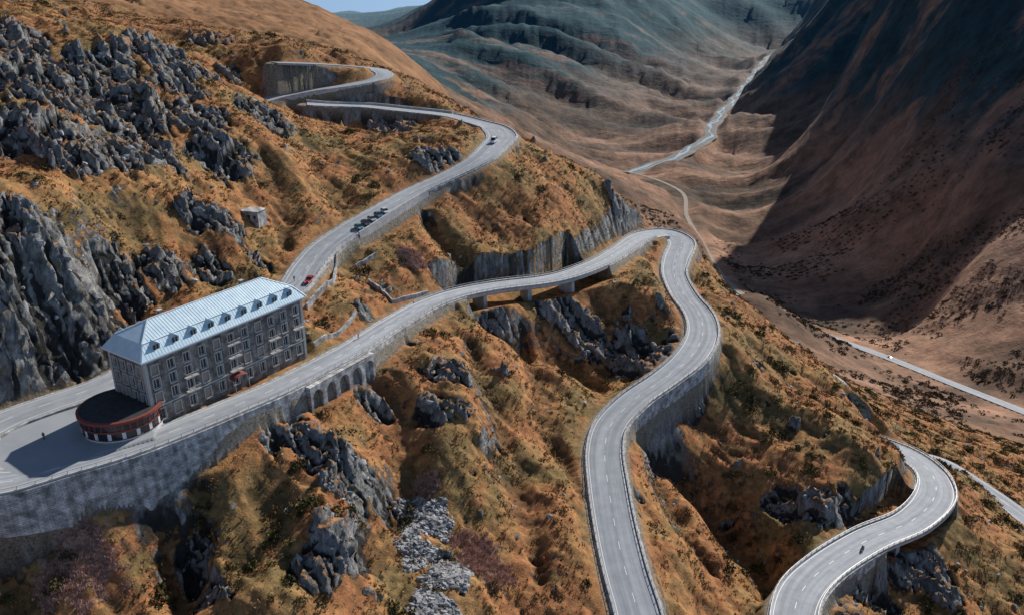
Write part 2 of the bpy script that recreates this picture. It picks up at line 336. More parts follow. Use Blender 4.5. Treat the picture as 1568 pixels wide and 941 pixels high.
M['gravel']=mat('gravel_track',(.33,.28,.22),.9,noise=(.24,.2,.16),nscale=.1)
def mesh_np(name,V,F,mats,smooth=False,fmat=None,uv=None,parent=None):
    me=bpy.data.meshes.new(name);V=np.asarray(V,np.float32)
    me.vertices.add(len(V));me.vertices.foreach_set('co',V.ravel())
    if isinstance(F,np.ndarray):
        k=F.shape[1];me.loops.add(F.size);me.loops.foreach_set('vertex_index',F.ravel().astype(np.int32));me.polygons.add(len(F))
        me.polygons.foreach_set('loop_start',np.arange(0,F.size,k,dtype=np.int32))
    else:
        fl=[i for f in F for i in f];st=np.cumsum([0]+[len(f) for f in F[:-1]])
        me.loops.add(len(fl));me.loops.foreach_set('vertex_index',np.array(fl,np.int32));me.polygons.add(len(F));me.polygons.foreach_set('loop_start',st.astype(np.int32))
    if fmat is not None: me.polygons.foreach_set('material_index',np.array(fmat,np.int32))
    me.polygons.foreach_set('use_smooth',np.full(len(me.polygons),smooth))
    me.update(calc_edges=True)
    if uv is not None:
        l=me.uv_layers.new(name='UVMap');vi=np.empty(len(me.loops),np.int32);me.loops.foreach_get('vertex_index',vi)
        l.data.foreach_set('uv',np.asarray(uv,np.float32)[vi].ravel())
    for m in (mats if isinstance(mats,list) else [mats]): me.materials.append(m)
    ob=bpy.data.objects.new(name,me);sc.collection.objects.link(ob)
    if parent: ob.parent=parent
    return ob
# ---------------- terrain mesh
idx=np.arange(NR*NC).reshape(NR,NC)
F=np.stack([idx[:-1,:-1],idx[:-1,1:],idx[1:,1:],idx[1:,:-1]],-1).reshape(-1,4)
tm=bpy.data.materials.new('alpine_ground');tm.use_nodes=True
ter=mesh_np('mountain_terrain',np.stack([X+DXx,Y+DYy,H],-1).reshape(-1,3),F,tm,smooth=True)
for nm,a in (('rock',ROCK),('scree',SCR),('pink',PNK),('asph',ASPH),('roadm',ROADM),('crevice_ao',CAV)):
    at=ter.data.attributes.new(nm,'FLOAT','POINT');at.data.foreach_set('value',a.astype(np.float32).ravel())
nt=tm.node_tree;N=nt.nodes;L=nt.links;bs=N['Principled BSDF'];bs.inputs['Roughness'].default_value=.92;bs.inputs['Specular IOR Level'].default_value=.15
def nd(t,**k):
    o=N.new(t)
    for a,b in k.items(): setattr(o,a,b)
    return o
geo=nd('ShaderNodeNewGeometry')
def noise(scale,det=4,ro=.6,vec=None,dist=0):
    o=nd('ShaderNodeTexNoise');o.inputs['Scale'].default_value=scale;o.inputs['Detail'].default_value=det;o.inputs['Roughness'].default_value=ro;o.inputs['Distortion'].default_value=dist
    L.new(vec or geo.outputs['Position'],o.inputs['Vector']);return o.outputs['Fac']
def ramp(fac,st):
    o=nd('ShaderNodeValToRGB');e=o.color_ramp.elements
    while len(e)<len(st): e.new(.5)
    for i,(p,c) in enumerate(st): e[i].position=p;e[i].color=(*c,1) if len(c)==3 else c
    L.new(fac,o.inputs[0]);return o.outputs[0]
def mix(f,a,b,bt='MIX'):
    o=nd('ShaderNodeMix',data_type='RGBA',blend_type=bt)
    if isinstance(f,(int,float)): o.inputs[0].default_value=f
    else: L.new(f,o.inputs[0])
    for i,v in ((6,a),(7,b)):
        if isinstance(v,tuple): o.inputs[i].default_value=(*v,1)
        else: L.new(v,o.inputs[i])
    return o.outputs[2]
def mth(op,a,b=None,c=None,clamp=False):
    o=nd('ShaderNodeMath',operation=op,use_clamp=clamp)
    for i,v in enumerate((a,b,c)):
        if v is None: continue
        if isinstance(v,(int,float)): o.inputs[i].default_value=v
        else: L.new(v,o.inputs[i])
    return o.outputs[0]
def attr(n): 
    o=nd('ShaderNodeAttribute');o.attribute_name=n;return o.outputs['Fac']
def mr(v,a,b):
    o=nd('ShaderNodeMapRange',interpolation_type='SMOOTHSTEP');L.new(v,o.inputs[0]);o.inputs[1].default_value=a;o.inputs[2].default_value=b;return o.outputs[0]
sep=nd('ShaderNodeSeparateXYZ');L.new(geo.outputs['Position'],sep.inputs[0])
nsep=nd('ShaderNodeSeparateXYZ');L.new(geo.outputs['Normal'],nsep.inputs[0])
nA=noise(.045,6,.7);nB=noise(.5,6,.76);nC=noise(2.0,3,.7);crevice_ao=attr('crevice_ao')
gr=ramp(nA,[(.32,(.12,.095,.04)),(.42,(.25,.165,.07)),(.5,(.38,.195,.08)),(.58,(.33,.14,.062)),(.66,(.19,.13,.055)),(.75,(.3,.21,.09))])
gf=ramp(nB,[(.3,(.36,.36,.34)),(.44,(.75,.75,.73)),(.55,(1.1,1.08,1.05)),(.7,(1.6,1.5,1.35))])
gr=mix(1,gr,gf,'MULTIPLY')
gr=mix(mr(nC,.6,.74),gr,(.075,.06,.03))
gr=mix(mth('MULTIPLY',mr(crevice_ao,-.15,-.6),.6),gr,(.07,.05,.025))  # occlusion shade painted into the grass colour in hollows
mp=nd('ShaderNodeMapping');mp.inputs['Rotation'].default_value=(0,0,-.86);mp.inputs['Scale'].default_value=(1.,.3,.4);L.new(geo.outputs['Position'],mp.inputs[0])
nR=noise(.6,7,.76,mp.outputs[0],.5)
rk=ramp(nR,[(.3,(.045,.046,.047)),(.42,(.15,.152,.152)),(.55,(.31,.308,.3)),(.7,(.52,.515,.495))])
rk=mix(mth('MULTIPLY',mr(nB,.54,.64),.85),rk,(.2,.145,.065))
rk=mix(mth('MULTIPLY',mr(nC,.42,.3),.5),rk,(.04,.04,.04))
rk=mix(mth('MULTIPLY',mr(mth('ADD',crevice_ao,mth('MULTIPLY',mth('SUBTRACT',nB,.5),.8)),.05,-.55),.88),rk,(.022,.022,.02))  # ambient-occlusion shade painted into the rock colour in crevices
steep=mr(mth('ADD',nsep.outputs[2],mth('MULTIPLY',mth('SUBTRACT',nB,.5),.7)),.58,.42)
isnear=mr(sep.outputs[1],600,380)
rf=mth('MAXIMUM',mr(mth('ADD',attr('rock'),mth('MULTIPLY',mth('SUBTRACT',nR,.5),1.3)),.42,.62),mth('MULTIPLY',steep,isnear))
rf=mth('MULTIPLY',rf,mth('SUBTRACT',1,mth('MULTIPLY',mr(mth('ADD',nsep.outputs[2],mth('MULTIPLY',mth('SUBTRACT',nB,.5),.8)),.84,.96),.9)))
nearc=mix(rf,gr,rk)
nearc=mix(mth('MULTIPLY',attr('pink'),.75),nearc,ramp(nC,[(.38,(.2,.12,.09)),(.5,(.45,.26,.22)),(.62,(.36,.27,.18))]))
nearc=mix(mth('MULTIPLY',attr('scree'),mr(nB,.4,.5)),nearc,ramp(nC,[(.35,(.05,.055,.06)),(.52,(.2,.215,.225)),(.65,(.42,.43,.43))]))
mp2=nd('ShaderNodeMapping');mp2.inputs['Rotation'].default_value=(0,0,.36);mp2.inputs['Scale'].default_value=(.3,1,.6);L.new(geo.outputs['Position'],mp2.inputs[0])
fn=noise(.005,7,.66,mp2.outputs[0],.3)
nD=noise(.03,6,.75)
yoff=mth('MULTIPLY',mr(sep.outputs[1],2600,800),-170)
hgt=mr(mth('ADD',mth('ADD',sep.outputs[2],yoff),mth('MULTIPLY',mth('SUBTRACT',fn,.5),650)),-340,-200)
fcol=mix(hgt,ramp(fn,[(.34,(.055,.045,.035)),(.46,(.16,.1,.068)),(.58,(.34,.2,.13))]),ramp(fn,[(.42,(.012,.04,.052)),(.53,(.026,.06,.07)),(.61,(.24,.145,.1))]))  # dark teal on the upper slopes paints mountain shade into the colour
fcol=mix(1,fcol,ramp(nD,[(.35,(.55,.57,.57)),(.5,(1,1,1)),(.65,(1.45,1.4,1.35))]),'MULTIPLY')
lefth=mr(sep.outputs[0],150,-60)
fcol=mix(mth('MULTIPLY',lefth,mr(sep.outputs[1],2000,900)),fcol,mix(1,(.26,.14,.07),ramp(nD,[(.35,(.5,.5,.5)),(.65,(1.5,1.45,1.4))]),'MULTIPLY'))
fcol=mix(mth('MULTIPLY',mr(sep.outputs[1],1300,4500),.42),fcol,(.03,.11,.15))  # blue air haze painted into the ground colour by distance
fcol=mix(mth('MULTIPLY',mr(sep.outputs[1],4600,9500),.8),fcol,(.17,.32,.38))  # paler painted haze for the farthest ranges
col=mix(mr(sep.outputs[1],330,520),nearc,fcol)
col=mix(attr('roadm'),col,ramp(nC,[(.35,(.12,.09,.05)),(.6,(.3,.27,.22))]))
col=mix(attr('asph'),col,ramp(nA,[(.4,(.27,.29,.31)),(.6,(.34,.36,.38))]))
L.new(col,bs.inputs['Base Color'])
bp=nd('ShaderNodeBump');bp.inputs['Strength'].default_value=.9;bp.inputs['Distance'].default_value=.75
bh=mth('MULTIPLY',mth('ADD',mth('MULTIPLY',nR,mth('ADD',mth('MULTIPLY',rf,1.9),.15)),mth('MULTIPLY',nC,.32)),mth('SUBTRACT',1,mth('MAXIMUM',attr('asph'),attr('roadm'))))
L.new(bh,bp.inputs['Height'])
bp2=nd('ShaderNodeBump');bp2.inputs['Strength'].default_value=.8;bp2.inputs['Distance'].default_value=20
L.new(mth('MULTIPLY',mth('ADD',fn,mth('MULTIPLY',nD,.3)),mr(sep.outputs[1],400,900)),bp2.inputs['Height']);L.new(bp.outputs[0],bp2.inputs['Normal']);L.new(bp2.outputs[0],bs.inputs['Normal'])
# ---------------- roads
def tang(A):
    t=np.gradient(A[:,:2],axis=0);t/=np.linalg.norm(t,axis=1)[:,None]+1e-9;return t,np.stack([-t[:,1],t[:,0]],1)
def sweep(name,A,prof,m,parent=None,closed=True):
    t,nn=tang(A);V=[];UV=[];s=0
    for i in range(len(A)):
        pr=prof(i);k=len(pr)
        if i: s+=math.hypot(*(A[i,:2]-A[i-1,:2]))
        acc=0
        for j,(o,z) in enumerate(pr):
            if j: acc+=math.hypot(o-pr[j-1][0],z-pr[j-1][1])
            V.append((A[i,0]+nn[i,0]*o,A[i,1]+nn[i,1]*o,A[i,2]+z));UV.append((s,acc))
    F=[]
    kk=k if closed else k-1
    for i in range(len(A)-1):
        for j in range(kk):
            a=i*k+j;b=i*k+(j+1)%k;F.append((a,b,b+k,a+k))
    if closed: F.append(tuple(range(k)));F.append(tuple(range(len(V)-k,len(V)))[::-1])
    return mesh_np(name,V,F,m,uv=UV,parent=parent)
def road(name,A,centre=True,m=None,lines=True):
    r=sweep(name,A,lambda i:[(-A[i,3]/2-.45,-.9),(-A[i,3]/2-.45,.0),(-A[i,3]/2,.0),(0,.05),(A[i,3]/2,.0),(A[i,3]/2+.45,.0),(A[i,3]/2+.45,-.9)],m or M['asphalt'])
    if lines:
      for s in (-1,1):
        sweep('edge_line',A,lambda i:[(s*(A[i,3]/2-.35)-.07,.03),(s*(A[i,3]/2-.35)+.07,.03)],M['paint'],r,False)
    if centre:
        V=[];F=[];t,nn=tang(A);i=0
        while i<len(A)-4:
            b=len(V)
            for j in (i,i+3):
                for o in (-.07,.07): V.append((A[j,0]+nn[j,0]*o,A[j,1]+nn[j,1]*o,A[j,2]+.066))
            F.append((b,b+1,b+3,b+2));i+=9
        mesh_np('centre_dashes',V,F,M['paint'],parent=r)
    return r
main_road=road('mountain_road',PM);top_r=road('mountain_road',PT,False);low_r=road('mountain_road',PL)
VV=PV.copy();VV[:,2]-=.9
road('valley_road',VV,False)
KK=PK.copy();KK[:,2]-=.9
road('gravel_track',KK,False,M['gravel'],False)
mriv=mat('river_water',(.36,.47,.52),.35,noise=(.25,.36,.42),nscale=.02)
mgrav=mat('river_gravel',(.2,.195,.185),.9,noise=(.12,.11,.1),nscale=.03)
rvw=[3.5+1.8*math.sin(i*.31)+1.2*math.sin(i*.83) for i in range(len(PR))]
rvo=[9*math.sin(i*.23)+4*math.sin(i*.61) for i in range(len(PR))]
rv2=[8*math.sin(i*.19+2)+4*math.sin(i*.47+1) for i in range(len(PR))]
sweep('river_bed',PR,lambda i:[(-21+rvo[i]*.5,-1.6),(-15+rvo[i]*.5,.6),(15+rvo[i]*.5,.6),(21+rvo[i]*.5,-1.6)],mgrav,None,False)
rvr=sweep('river',PR,lambda i:[(rvo[i]-rvw[i],.9),(rvo[i]+rvw[i],.9)],mriv,None,False)
sweep('side_channel',PR,lambda i:[(rv2[i]-1.5,.82),(rv2[i]+1.5,.82)],mriv,rvr,False)
def wall_along(name,A,side,i0,i1,m,depth=None,thick=.5,topz=.0,off=.46):
    B=A[i0:i1]
    return sweep(name,B,lambda i:[(side*(B[i,3]/2+off),topz),(side*(B[i,3]/2+off+thick),topz),(side*(B[i,3]/2+off+thick+(depth or B[i,5])*.1),-(depth or B[i,5])),(side*(B[i,3]/2+off),-(depth or B[i,5]))],m)
def runs(A,cond):
    o=[];s=None
    for i in range(len(A)):
        if cond(A[i]) and s is None:s=i
        if (not cond(A[i]) or i==len(A)-1) and s is not None:
            if i-s>3:o.append((s,i+1))
            s=None
    return o
iG=idx_near(690,176,34)
wall_along('concrete_retaining_wall',PM,1,0,iG,M['concrete'],None,.5,1.0)
wall_along('stone_retaining_wall',PM,-1,0,iG,M['wall'],2)
iL0=idx_near(640,290,19);iL1=idx_near(528,357,13)
wall_along('concrete_retaining_wall',PM,1,iL0,iL1,M['concrete'],6.5,.5,.75)
for i0,i1 in runs(PM,lambda q:q[4]<.5):
    i0=max(i0,iG)
    if i0<iL0<i1:
        wall_along('stone_retaining_wall',PM,1,i0,iL0,M['wall']);wall_along('stone_retaining_wall',PM,1,iL1,i1,M['wall'])
        wall_along('stone_retaining_wall',PM,-1,i0,i1,M['wall'])
    else:
        for sd in (-1,1): wall_along('stone_retaining_wall',PM,sd,i0,i1,M['wall'])
wall_along('concrete_retaining_wall',PT,-1,0,len(PT),M['concrete'])
for i0,i1 in runs(PM,lambda q:q[4]>.5):
    B=PM[i0-2:i1+2]
    vd=sweep('road_viaduct',B,lambda i:[(-B[i,3]/2-.6,-.12),(-B[i,3]/2-.6,-.9),(-B[i,3]/2+.8,-1.7),(B[i,3]/2-.8,-1.7),(B[i,3]/2+.6,-.9),(B[i,3]/2+.6,-.12)],M['concrete'])
    t,nn=tang(B)
    for j in range(14,len(B)-8,22):
        x,y,z=B[j,:3];g0=height(x,y)-2
        V=[]
        for zz,wx,wy in ((z-1.6,2.6,.6),(g0,3.0,.85)):
            for sx,sy in ((-1,-1),(1,-1),(1,1),(-1,1)): V.append((x+nn[j,0]*wx*sx+t[j,0]*wy*sy,y+nn[j,1]*wx*sx+t[j,1]*wy*sy,zz))
        mesh_np('pier',V,[(0,1,2,3),(7,6,5,4)]+[(a,(a+1)%4,(a+1)%4+4,a+4) for a in range(4)],M['concrete'],parent=vd)
def guard(name,A,side,i0,i1):
    B=A[i0:i1]
    o=sweep(name,B,lambda i:[(side*(B[i,3]/2+.1),.02),(side*(B[i,3]/2+.55),.02),(side*(B[i,3]/2+.55),.4),(side*(B[i,3]/2+.1),.4)],M['concrete'])
    sweep('top_rail',B,lambda i:[(side*(B[i,3]/2+.3),.95),(side*(B[i,3]/2+.38),.95),(side*(B[i,3]/2+.38),1.05),(side*(B[i,3]/2+.3),1.05)],M['rail'],o)
    V=[];F=[];t,nn=tang(B)
    for i in range(0,len(B),3):
        x=B[i,0]+nn[i,0]*side*(B[i,3]/2+.34);y=B[i,1]+nn[i,1]*side*(B[i,3]/2+.34);z=B[i,2]
        b=len(V)
        for zz in (.4,1.0):
            for ax,ay in ((-.06,-.06),(.06,-.06),(.06,.06),(-.06,.06)): V.append((x+ax,y+ay,z+zz))
        F+=[(b+a,b+(a+1)%4,b+(a+1)%4+4,b+a+4) for a in range(4)]+[(b+4,b+5,b+6,b+7)]
    mesh_np('posts',V,F,M['rail'],parent=o)
iB=idx_near(990,359,-18.5);iP=idx_near(437,450,7.5)
guard('guard_rail',PM,1,iG,iL0);guard('guard_rail',PM,1,iL1,iP)
guard('guard_rail',PM,-1,iH,iB)
guard('guard_rail',PM,1,idx_near(650,467,-4.5),nM-1)
guard('guard_rail',PM,-1,iB+60,nM-1)
def arcade(i0,i1,off,n,z0=-6.6,zt=-.25,aw=1.55,zs=-3.0):
    B=PM[i0:i1];t,nn=tang(B);s=np.concatenate([[0],np.cumsum(np.hypot(*np.diff(B[:,:2],axis=0).T))]);Ls=s[-1]
    V=[];F=[];UV=[]
    def pt(u,z,d):
        x=np.interp(u,s,B[:,0]);y=np.interp(u,s,B[:,1]);zz=np.interp(u,s,B[:,2]);a=np.interp(u,s,nn[:,0]);b=np.interp(u,s,nn[:,1]);w=np.interp(u,s,B[:,3])/2
        V.append((x-a*(w+off+d),y-b*(w+off+d),zz+z));UV.append((u,z));return len(V)-1
    def qd(*p): F.append(tuple(pt(*q) for q in p))
    bw=Ls/n
    for k in range(n):
        c=(k+.5)*bw
        qd((k*bw,z0-4,1.4),(c-aw,z0-4,1.4),(c-aw,zt,1.4),(k*bw,zt,1.4));qd((c+aw,z0-4,1.4),((k+1)*bw,z0-4,1.4),((k+1)*bw,zt,1.4),(c+aw,zt,1.4))
        qd((c-aw,z0-4,1.4),(c-aw,zs,1.4),(c-aw,zs,.1),(c-aw,z0-4,.1));qd((c+aw,z0-4,1.4),(c+aw,zs,1.4),(c+aw,zs,.1),(c+aw,z0-4,.1))
        m=10
        for j in range(m):
            a0=math.pi*j/m;a1=math.pi*(j+1)/m
            u0=c-aw*math.cos(a0);u1=c-aw*math.cos(a1);y0=zs+aw*math.sin(a0);y1=zs+aw*math.sin(a1)
            qd((u0,y0,1.4),(u1,y1,1.4),(u1,zt,1.4),(u0,zt,1.4));qd((u0,y0,1.4),(u1,y1,1.4),(u1,y1,.1),(u0,y0,.1))
    qd((0,zt,1.4),(Ls,zt,1.4),(Ls,zt,0),(0,zt,0))
    qd((0,z0-4,1.4),(0,zt,1.4),(0,zt,-.1),(0,z0-4,-.1))
    return mesh_np('stone_arcade',V,F,M['wall'],uv=UV)
arcade(idx_near(445,583,-.6),idx_near(545,530,-1.6),.95,5)
# ---------------- hotel
class MB:
    def __init__(s): s.V=[];s.F=[];s.M=[];s.UV=[]
    def quad(s,p,m,uv=None):
        b=len(s.V);s.V+=list(p);s.F.append(tuple(range(b,b+len(p))));s.M.append(m)
        s.UV+=uv if uv else [(0,0)]*len(p)
    def box(s,a,b,m):
        x0,y0,z0=a;x1,y1,z1=b
        c=[(x0,y0,z0),(x1,y0,z0),(x1,y1,z0),(x0,y1,z0),(x0,y0,z1),(x1,y0,z1),(x1,y1,z1),(x0,y1,z1)]
        for f in ((3,2,1,0),(4,5,6,7),(0,1,5,4),(1,2,6,5),(2,3,7,6),(3,0,4,7)):
            q=[c[i] for i in f];s.quad(q,m,[(v[0]+v[1],v[2]) for v in q])
    def build(s,name,mats,parent=None): 
        return mesh_np(name,s.V,s.F,mats,fmat=s.M,uv=s.UV,parent=parent)
def empty(name,l,rz=0):
    o=bpy.data.objects.new(name,None);sc.collection.objects.link(o);o.location=l;o.rotation_euler=(0,0,rz);return o
hotel=empty('stone_hotel',(hx,hy,0),ang)
HL=41.5;HD=12.;HH=14.5
def facade(name,o,ux,uy,Lw,bays,rows,zb=-3):
    nx,ny=uy,-ux
    mb=MB();ops=[]
    for bx,w in bays:
        for z0,z1 in rows: ops.append((bx-w/2,bx+w/2,z0,z1))
    xs=sorted(set([0,Lw]+[q for a in ops for q in a[:2]]));zs=sorted(set([zb,HH]+[q for a in ops for q in a[2:]]))
    def pt(a,z,d=0): return (o[0]+ux*a+nx*d,o[1]+uy*a+ny*d,z)
    for i in range(len(xs)-1):
        for j in range(len(zs)-1):
            xm=(xs[i]+xs[i+1])/2;zm=(zs[j]+zs[j+1])/2
            if any(a[0]<xm<a[1] and a[2]<zm<a[3] for a in ops): continue
            q=[(xs[i],zs[j]),(xs[i+1],zs[j]),(xs[i+1],zs[j+1]),(xs[i],zs[j+1])]
            mb.quad([pt(*v) for v in q],0,[v for v in q])
    def bx(a0,a1,z0,z1,d0,d1,m):
        c=[pt(a0,z0,d0),pt(a1,z0,d0),pt(a1,z0,d1),pt(a0,z0,d1),pt(a0,z1,d0),pt(a1,z1,d0),pt(a1,z1,d1),pt(a0,z1,d1)]
        for f in ((0,1,2,3),(4,5,6,7),(0,1,5,4),(1,2,6,5),(2,3,7,6),(3,0,4,7)): mb.quad([c[k] for k in f],m)
    for k,(a,b,z0,z1) in enumerate(ops):
        de=-.38
        for (p,q) in (((a,z0),(a,z1)),((b,z0),(b,z1)),((a,z0),(b,z0)),((a,z1),(b,z1))):
            mb.quad([pt(*p),pt(*q),pt(*q,de),pt(*p,de)],1)
        r=random.random()
        if r<.2: mb.quad([pt(a,z0,de+.2),pt(b,z0,de+.2),pt(b,z1,de+.2),pt(a,z1,de+.2)],4)
        else:
            mb.quad([pt(a,z0,de),pt(b,z0,de),pt(b,z1,de),pt(a,z1,de)],2)
            c=(a+b)/2
            for (p0,p1,q0,q1) in ((a,a+.08,z0,z1),(b-.08,b,z0,z1),(c-.04,c+.04,z0,z1),(a+.08,b-.08,z1-.08,z1),(a+.08,b-.08,z0,z0+.08)): bx(p0,p1,q0,q1,de+.01,de+.07,3)
        bx(a-.18,b+.18,z0-.24,z0,-.02,.16,1);bx(a-.16,b+.16,z1,z1+.26,-.02,.08,1)
        bx(a-.2,a,z0,z1,-.02,.06,1);bx(b,b+.2,z0,z1,-.02,.06,1)
    bx(0,Lw,3.75,4.03,-.02,.14,1)
    bx(0,Lw,HH-.5,HH-.02,-.02,.3,1)
    for a0 in (0,Lw-.7): bx(a0,a0+.7,zb,HH-.5,-.02,.07,1)
    mb.build(name,[M['hotelstone'],M['trim'],M['glass'],M['frame'],M['shutter']],hotel)
rws=[(.8,3.1),(4.6,6.8),(7.8,9.9),(10.9,12.9)]
bays=[(2.2+i*3.71,1.5) for i in range(11)]
facade('front_wall',(0,0),1,0,HL,bays,rws)
facade('end_wall_left',(0,HD),0,-1,HD,[(2,1.4),(4.7,1.4),(7.3,1.4),(10,1.4)],rws[1:])
facade('end_wall_right',(HL,0),0,1,HD,[(2,1.4),(4.7,1.4),(7.3,1.4),(10,1.4)],rws)
facade('rear_wall',(HL,HD),-1,0,HL,bays,rws[1:])
mb=MB();ov=.8
def ring(i,z): return [(i,i,z),(HL-i,i,z),(HL-i,HD-i,z),(i,HD-i,z)]
a0=ring(-ov,HH);a1=ring(-ov,HH+.25);b=ring(1.3,HH+3.0);r0_=(6.2,HD/2,HH+5.6);r1_=(HL-6.2,HD/2,HH+5.6)
for i in range(4):
    j=(i+1)%4
    mb.quad([a0[i],a0[j],a1[j],a1[i]],1);mb.quad([a1[i],a1[j],b[j],b[i]],0)
mb.quad(a0[::-1],1)
mb.quad([b[0],b[1],r1_,r0_],0);mb.quad([b[1],b[2],r1_],0);mb.quad([b[2],b[3],r0_,r1_],0);mb.quad([b[3],b[0],r0_],0)
for i in range(1,60):
    x=i*.69
    if x>HL: break
    mb.quad([(x,-ov,HH+.25),(x+.05,-ov,HH+.31),(x+.05,1.3,HH+3.06),(x,1.3,HH+3.0)],0)
    if 2.5<x<HL-2.5:
        y1=1.3+(HD/2-1.3)*min(1,(min(x,HL-x)-1.3)/4.9);zt=HH+3+2.6*(y1-1.3)/(HD/2-1.3)
        mb.quad([(x,1.3,HH+3.0),(x+.05,1.3,HH+3.07),(x+.05,y1,zt+.07),(x,y1,zt)],1)
for e0,e1 in ((r0_,r1_),(b[0],r0_),(b[1],r1_),(b[3],r0_),(b[2],r1_),(a1[0],b[0]),(a1[1],b[1]),(b[0],b[1])):
    e0=Vector(e0);e1=Vector(e1);dd=(e1-e0).normalized();sd=dd.cross(Vector((0,0,1))).normalized()*.14;up=Vector((0,0,.09))
    mb.quad([tuple(e0-sd+up),tuple(e0+sd+up),tuple(e1+sd+up),tuple(e1-sd+up)],1)
mb.build('roof',[M['roof'],mat('zinc_trim',(.78,.85,.88),.5,.1)],hotel)
mb=MB()
def dormer(cx,fy,sgn,w=.95):
    y0=fy;y1=fy+sgn*2.4;z0=HH+.9;z1=HH+2.5
    for sx in (-1,1):
        mb.quad([(cx+sx*w,y0,z0),(cx+sx*w,y1,z0+1.2),(cx+sx*w,y1,z1),(cx+sx*w,y0,z1)],0)
        mb.quad([(cx+sx*(w+.25),y0-sgn*.3,z1-.08),(cx,y0-sgn*.3,z1+.75),(cx,y1+sgn*.6,z1+.75),(cx+sx*(w+.25),y1,z1-.08)],0)
    mb.quad([(cx-w,y0,z0),(cx+w,y0,z0),(cx+w,y0,z1),(cx,y0,z1+.7),(cx-w,y0,z1)],3)
    q=y0-sgn*.03
    mb.quad([(cx-.6,q,z0+.2),(cx+.6,q,z0+.2),(cx+.6,q,z1),(cx-.6,q,z1)],1)
    mb.box((cx-.04,min(q,q-sgn*.04),z0+.2),(cx+.04,max(q,q-sgn*.04),z1),2)
for i in range(9): dormer(3.4+i*4.33,.15,1);dormer(3.4+i*4.33,HD-.15,-1)
mb.build('dormers',[M['roof'],M['glass'],M['frame'],mat('dormer_face',(.3,.4,.45),.6)],hotel)
mb=MB()
for cx,cy in ((10,7.6),(31,7.6)):
    mb.box((cx-.4,cy-.35,HH+3.5),(cx+.4,cy+.35,HH+5.9),0);mb.box((cx-.5,cy-.45,HH+5.9),(cx+.5,cy+.45,HH+6.05),1)
mb.build('chimneys',[M['hotelstone'],M['concrete']],hotel)
mb=MB()
for bi,zz in ((2,4.3),(5,4.3),(5,7.5),(8,4.3),(8,7.5),(2,7.5),(5,10.6),(10,7.5)):
    cx=bays[bi][0];mb.box((cx-1.5,-1.25,zz),(cx+1.5,-.15,zz+.18),0)
    mb.box((cx-1.5,-1.25,zz+1.1),(cx+1.5,-1.17,zz+1.18),1)
    for k in range(13): 
        x=cx-1.46+k*.24;mb.box((x,-1.23,zz+.18),(x+.04,-1.19,zz+1.1),1)
    for sx in (-1.5,1.44): mb.box((cx+sx,-1.17,zz+1.1),(cx+sx+.06,-.16,zz+1.18),1)
mb.build('balconies',[M['trim'],M['rail']],hotel)
mb=MB()
cx=bays[5][0]
for k in range(8):
    a0_=math.pi*k/8;a1_=math.pi*(k+1)/8
    mb.quad([(cx-2*math.cos(a0_),-.2,2.9+.9*math.sin(a0_)),(cx-2*math.cos(a1_),-.2,2.9+.9*math.sin(a1_)),(cx-2*math.cos(a1_),-2.,2.6+.9*math.sin(a1_)),(cx-2*math.cos(a0_),-2.,2.6+.9*math.sin(a0_))],0)
for sx in (-1.9,1.8): mb.box((cx+sx,-1.95,-1.5),(cx+sx+.1,-1.85,2.6),1)
mb.build('entrance_canopy',[M['red'],M['rail']],hotel)
mb=MB();rx,ry,rr=-3.2,5.6,7.6;NS=36
def cyl(r0,z0,r1,z1,m):
    for k in range(NS):
        A0=2*math.pi*k/NS;A1=2*math.pi*(k+1)/NS
        mb.quad([(rx+r0*math.cos(A0),ry+r0*math.sin(A0),z0),(rx+r0*math.cos(A1),ry+r0*math.sin(A1),z0),(rx+r1*math.cos(A1),ry+r1*math.sin(A1),z1),(rx+r1*math.cos(A0),ry+r1*math.sin(A0),z1)],m)
cyl(rr,-2,rr,.9,0);cyl(rr+.12,.9,rr+.12,1.1,2)
cyl(rr,1.1,rr,2.5,1);cyl(rr+.15,2.5,rr+.15,2.9,2);cyl(rr+.02,2.9,rr+.02,4.3,3);cyl(rr+.45,4.3,rr+.45,4.85,2);cyl(rr+.45,4.85,rr-.1,4.95,2);cyl(rr-.1,4.95,rr-.2,4.7,4);cyl(rr-.2,4.7,.01,4.9,4)
cyl(rr+.45,4.3,rr,4.3,2)
for k in range(NS):
    A0=2*math.pi*k/NS
    for (z0,z1,m) in ((1.1,2.5,0),(2.9,4.3,2)):
        if m==0 and k%2: continue
        w=.13 if m==2 else .34
        c,s_=math.cos(A0),math.sin(A0)
        def pp(r,t,z): return (rx+r*c-t*s_,ry+r*s_+t*c,z)
        mb.quad([pp(rr+.09,-w,z0),pp(rr+.09,w,z0),pp(rr+.09,w,z1),pp(rr+.09,-w,z1)],m)
        mb.quad([pp(rr-.02,-w,z0),pp(rr+.09,-w,z0),pp(rr+.09,-w,z1),pp(rr-.02,-w,z1)],m);mb.quad([pp(rr-.02,w,z0),pp(rr+.09,w,z0),pp(rr+.09,w,z1),pp(rr-.02,w,z1)],m)
mb.build('round_restaurant',[M['white'],M['glass'],M['red'],M['glass'],M['darkroof']],hotel)
